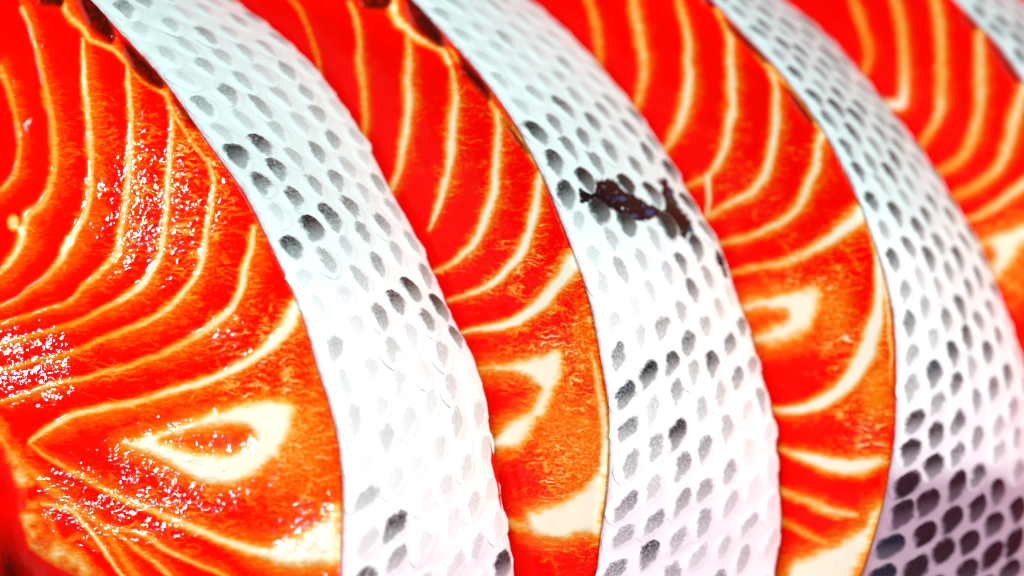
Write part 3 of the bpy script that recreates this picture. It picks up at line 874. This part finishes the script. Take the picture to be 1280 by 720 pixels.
    # ---------------- raised fat lines
    for ln in F.lines:
        p2, w = ln[:, :2], ln[:, 2]
        tg = np.gradient(p2, axis=0); tg /= np.linalg.norm(tg, axis=1, keepdims=True) + 1e-9
        nn = np.stack([-tg[:, 1], tg[:, 0]], -1)
        prof = np.array([-1, -0.6, -0.25, 0.25, 0.6, 1.0])
        taper = np.minimum(1, np.minimum(np.arange(len(p2)), np.arange(len(p2))[::-1]) / 3.0 + 0.15)
        ww = w * taper * (0.8 + 0.4 * fbm(p2[:, 0] / 9, p2[:, 1] / 9))
        Q = p2[:, None, :] + nn[:, None, :] * (prof[None, :, None] * ww[:, None, None])
        # stay inside the outline
        xr = np.interp(Q[..., 1], rows, xhi)
        Q[..., 0] = np.minimum(Q[..., 0], xr - 3)
        qf = Q.reshape(-1, 2)
        mk, hh, *_ = F(qf)
        eg = np.interp(qf[:, 1], rows, xhi) - qf[:, 0]
        hh = hh * sstep(0, 14, eg) - 0.0007 * (1 - sstep(0, 7, eg)) ** 2
        lift = np.tile(0.00007 * (1 - prof ** 2) - 0.00004, (len(p2), 1)).ravel()
        lift += 0.00004 * (fbm(qf[:, 0] / 6, qf[:, 1] / 6) - 0.5)
        pp = to_world(unproject(qf, off_f) + NORMAL * (hh + lift)[:, None]) - base
        k = np.arange(len(qf)).reshape(len(p2), -1)
        fq = np.stack([k[:-1, :-1], k[1:, :-1], k[1:, 1:], k[:-1, 1:]], -1).reshape(-1, 4)
        t3 = pp[fq[len(fq) // 2]]
        if np.cross(t3[1] - t3[0], t3[2] - t3[0]) @ nw < 0: fq = fq[:, ::-1]
        mesh_object('fat_line', pp, fq, M_FLESH, flesh, np.column_stack([qf / 100, np.full(len(qf), i * 3.7)]), mk)

    # ---------------- skin round the slice
    n = len(front)
    ts = np.concatenate([[-0.05, -0.02, 0.0, 0.02], np.linspace(0.05, 0.95, 30), [0.985, 1.0, 1.01]])
    tng = np.roll(Pf, -1, 0) - np.roll(Pf, 1, 0)
    tng /= np.linalg.norm(tng, axis=1, keepdims=True)
    outw = np.cross(tng, nw)
    outw /= np.linalg.norm(outw, axis=1, keepdims=True)
    cen = Pf.mean(0)
    if ((Pf - cen) * outw).sum(1).mean() < 0: outw = -outw
    S = []
    sv = np.arange(n) * 3.0
    jag = (fbm(sv / 22, sv * 0 + i * 5.3, 3) - 0.5) * 0.0005
    for t in ts:
        tt = min(max(t, 0), 1)
        p = Pf * (1 - tt) + Pb * tt
        bul = 0.0011 * (4 * tt * (1 - tt)) ** 0.6 + 0.0004 * (fbm(sv / 40, sv * 0 + tt * 4 + i * 3) - 0.5)
        if t < -0.03: p = Pf - outw * 0.00045 - nw * 0.0004
        elif t < 0: p = Pf - outw * 0.00018 + nw * 0.00012
        elif t > 1: p = Pb - outw * 0.0008 - nw * 0.0002
        else: p = p + outw * bul[:, None] + (nw * (jag * tt)[:, None])
        S.append(p)
    S = np.stack(S, 1)                                   # n, len(ts), 3
    vpx = project((S.reshape(-1, 3)) @ RM)
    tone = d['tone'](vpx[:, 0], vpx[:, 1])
    hue = d['hue'](vpx[:, 0], vpx[:, 1])
    ink = np.zeros(len(vpx))
    for pts, ws in d.get('scuffs', []):
        ln = spline(np.column_stack([pts, ws]), 3.0)
        dd, ex, _ = near_line(vpx, ln, 30.0)
        v = 0.95 * (1 - sstep(0.45, 1.25, dd / ex[:, 0]))
        ink = np.maximum(ink, v)
        hue = np.where(v > 0.05, 0.42, hue)
    trow = np.tile(ts, n)
    rim = np.where(trow < -0.001, 1.0, np.where(trow < 0.01, 0.5, 0.0))
    rim = np.maximum(rim, np.where(trow > 0.99, 0.35, 0))
    smask = np.stack([tone, ink, rim, hue], -1)
    K = np.arange(n * len(ts)).reshape(n, len(ts))
    K2 = np.vstack([K, K[:1]])
    sq = np.stack([K2[:-1, :-1], K2[1:, :-1], K2[1:, 1:], K2[:-1, 1:]], -1).reshape(-1, 4)
    SW = S.reshape(-1, 3) - base
    k = sq[(nr // 2) * (len(ts) - 1) + 15]
    if np.cross(SW[k[1]] - SW[k[0]], SW[k[2]] - SW[k[0]]) @ outw[nr // 2] < 0: sq = sq[:, ::-1]
    suv = np.column_stack([vpx / 100, np.full(len(vpx), i * 2.3)])
    skin = mesh_object('skin', SW, sq, M_SKIN, root, suv, smask)

    # ---------------- scales, each its own piece
    arc = np.concatenate([[0], np.cumsum(np.linalg.norm(np.diff(Pf[:nr], axis=0), axis=1))])
    ns = int(arc[-1] / LAT_S)
    spots = d['spots']
    cand = []
    for j in range(N_COL):
        t = (j + 0.55) / (N_COL + 0.1)
        for k in range(ns):
            s = (k + 0.5 * (j % 2) + 0.25 - 0.10 * j) * LAT_S + random.uniform(-0.12, 0.12) * LAT_S
            if s < 0 or s > arc[-1]: continue
            tj = t + random.uniform(-0.012, 0.012)
            fi = np.interp(s, arc, np.arange(nr))
            k0 = min(int(fi), nr - 2); fr = fi - k0
            ti = np.interp(tj, ts, np.arange(len(ts)))
            t0_ = min(int(ti), len(ts) - 2); tf = ti - t0_
            g = lambda kk: S[kk, t0_] * (1 - tf) + S[kk, t0_ + 1] * tf
            ka, kb = max(k0 - 4, 0), min(k0 + 5, nr - 1)
            pos = g(k0) * (1 - fr) + g(k0 + 1) * fr
            up = g(ka) - g(kb)                            # towards the upper end of the outline
            ax = S[k0, min(t0_ + 2, len(ts) - 1)] - S[k0, max(t0_ - 2, 3)]
            wid = np.linalg.norm(S[k0, -2] - S[k0, 3])
            cand.append((pos, up, ax, wid))
    if not cand:
        return root
    cpx = project(np.array([c[0] for c in cand]) @ RM)
    vis = (cpx[:, 0] > -30) & (cpx[:, 0] < 1310) & (cpx[:, 1] > -35) & (cpx[:, 1] < 755)
    pg = d['pig'](cpx[:, 0], cpx[:, 1])
    pg = pg * np.array([random.uniform(0.55, 1.35) for _ in cand]) ** np.where(pg > 0.8, 0.2, 1.0)
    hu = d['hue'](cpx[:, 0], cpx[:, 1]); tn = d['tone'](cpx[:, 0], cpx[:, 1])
    for sx, sy, v in spots:                               # pigment of the marked scales
        dd = np.hypot(cpx[:, 0] - sx, cpx[:, 1] - sy)
        pg = np.maximum(pg, v * 1.05 * np.exp(-(dd / 27.0) ** 2)) if v > 0.25 else np.where(dd < 18, v, pg)
    for pts, ws in d.get('scuffs', []):                   # scales torn off at the scuff
        dd, ex, _ = near_line(cpx, spline(np.column_stack([pts, ws]), 3.0), 30.0)
        vis &= dd > ex[:, 0] * 0.8
        pg = np.maximum(pg, 0.95 * np.exp(-(np.maximum(dd - ex[:, 0], 0) / 18.0) ** 2))
    for c, ok, p, h_, t_, cp in zip(cand, vis, pg, hu, tn, cpx):
        if not ok: continue
        pos, up, ax, wid = c
        up = up / np.linalg.norm(up); ax = ax / np.linalg.norm(ax)
        nrm = np.cross(ax, up); nrm /= np.linalg.norm(nrm)
        vv = -(R_VIEW.inverted().to_3x3().transposed() @ Vector((0, 0, 0)))
        if nrm @ (np.array(cam.matrix_world.translation) - pos) < 0: nrm = -nrm
        yy = up + ax * 0.0
        yy = yy - nrm * (yy @ nrm); yy /= np.linalg.norm(yy)
        xx = np.cross(yy, nrm)
        if xx @ ax < 0: xx = -xx
        hw = 0.55 * wid / N_COL; hl = 0.575 * LAT_S
        tilt = -0.02
        y2 = yy * math.cos(tilt) + nrm * math.sin(tilt); n2 = np.cross(xx, y2)
        hw *= random.uniform(0.92, 1.06); hl *= random.uniform(0.92, 1.08)
        m4 = Matrix(((xx[0] * hw, y2[0] * hl, n2[0], pos[0] - base[0]), (xx[1] * hw, y2[1] * hl, n2[1], pos[1] - base[1]),
                     (xx[2] * hw, y2[2] * hl, n2[2], pos[2] - base[2]), (0, 0, 0, 1)))
        o = bpy.data.objects.new('scale', scale_mesh[int(np.argmin(np.abs(np.array(LEANS) - d['lean'](cp[1]) - random.uniform(-.12, .12))))])
        scene.collection.objects.link(o)
        o.parent = skin
        # z column keeps metres: the shared mesh is 2 x 2 units across and a fraction of a millimetre high
        o.matrix_basis = m4
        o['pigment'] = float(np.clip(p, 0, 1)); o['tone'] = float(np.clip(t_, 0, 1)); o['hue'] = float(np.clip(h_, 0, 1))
    return root


def make_scale_mesh(lean):
    """one low dome, a rounded lozenge leaning sideways; 36 triangles, rim sunk into the skin"""
    n = 12
    verts = [(0, 0.05, 0.00020)]
    for r, z in ((0.66, 0.00015), (1.0, -0.00008)):
        for k in range(n):
            a = 2 * math.pi * k / n
            x, y = math.cos(a), math.sin(a)
            q = (abs(x) ** 1.7 + abs(y) ** 1.7) ** (-1 / 1.7)
            x, y = x * q, y * q
            x *= 1.0 if y > 0 else 1 - 0.12 * y * y
            verts.append((x * r, y * r, z))
    faces = []
    for k in range(n):
        k2 = (k + 1) % n
        faces.append((0, 1 + k, 1 + k2))
        faces.append((1 + k, 1 + n + k, 1 + n + k2)); faces.append((1 + k, 1 + n + k2, 1 + k2))
    me = bpy.data.meshes.new('scale')
    me.from_pydata([(x + lean * y, y, z) for x, y, z in verts], [], faces)
    at = me.attributes.new('puv', 'FLOAT_VECTOR', 'POINT')
    at.data.foreach_set('vector', np.array([(x, y, 0.0) for x, y, z in verts], np.float32).ravel())
    for p in me.polygons: p.use_smooth = True
    me.materials.append(M_SCALE)
    return me


LEANS = (0.0, 0.2, 0.4, 0.6)
SCALES = [make_scale_mesh(v) for v in LEANS]
for i, d in enumerate(SLICES):
    make_slice(i, d, SCALES)

# ------------------------------------------------------------------ the counter they stand on
cz = TABLE_Z - 0.0003
s = 0.6
tb = mesh_object('counter_top', [(-s, -s, cz), (s, -s, cz), (s, s, cz), (-s, s, cz), (-s, -s, cz - 0.02), (s, -s, cz - 0.02), (s, s, cz - 0.02), (-s, s, cz - 0.02)],
                 [(0, 1, 2, 3), (7, 6, 5, 4), (0, 4, 5, 1), (1, 5, 6, 2), (2, 6, 7, 3), (3, 7, 4, 0)], M_TABLE)
for p in tb.data.polygons: p.use_smooth = False
tb['kind'] = 'structure'
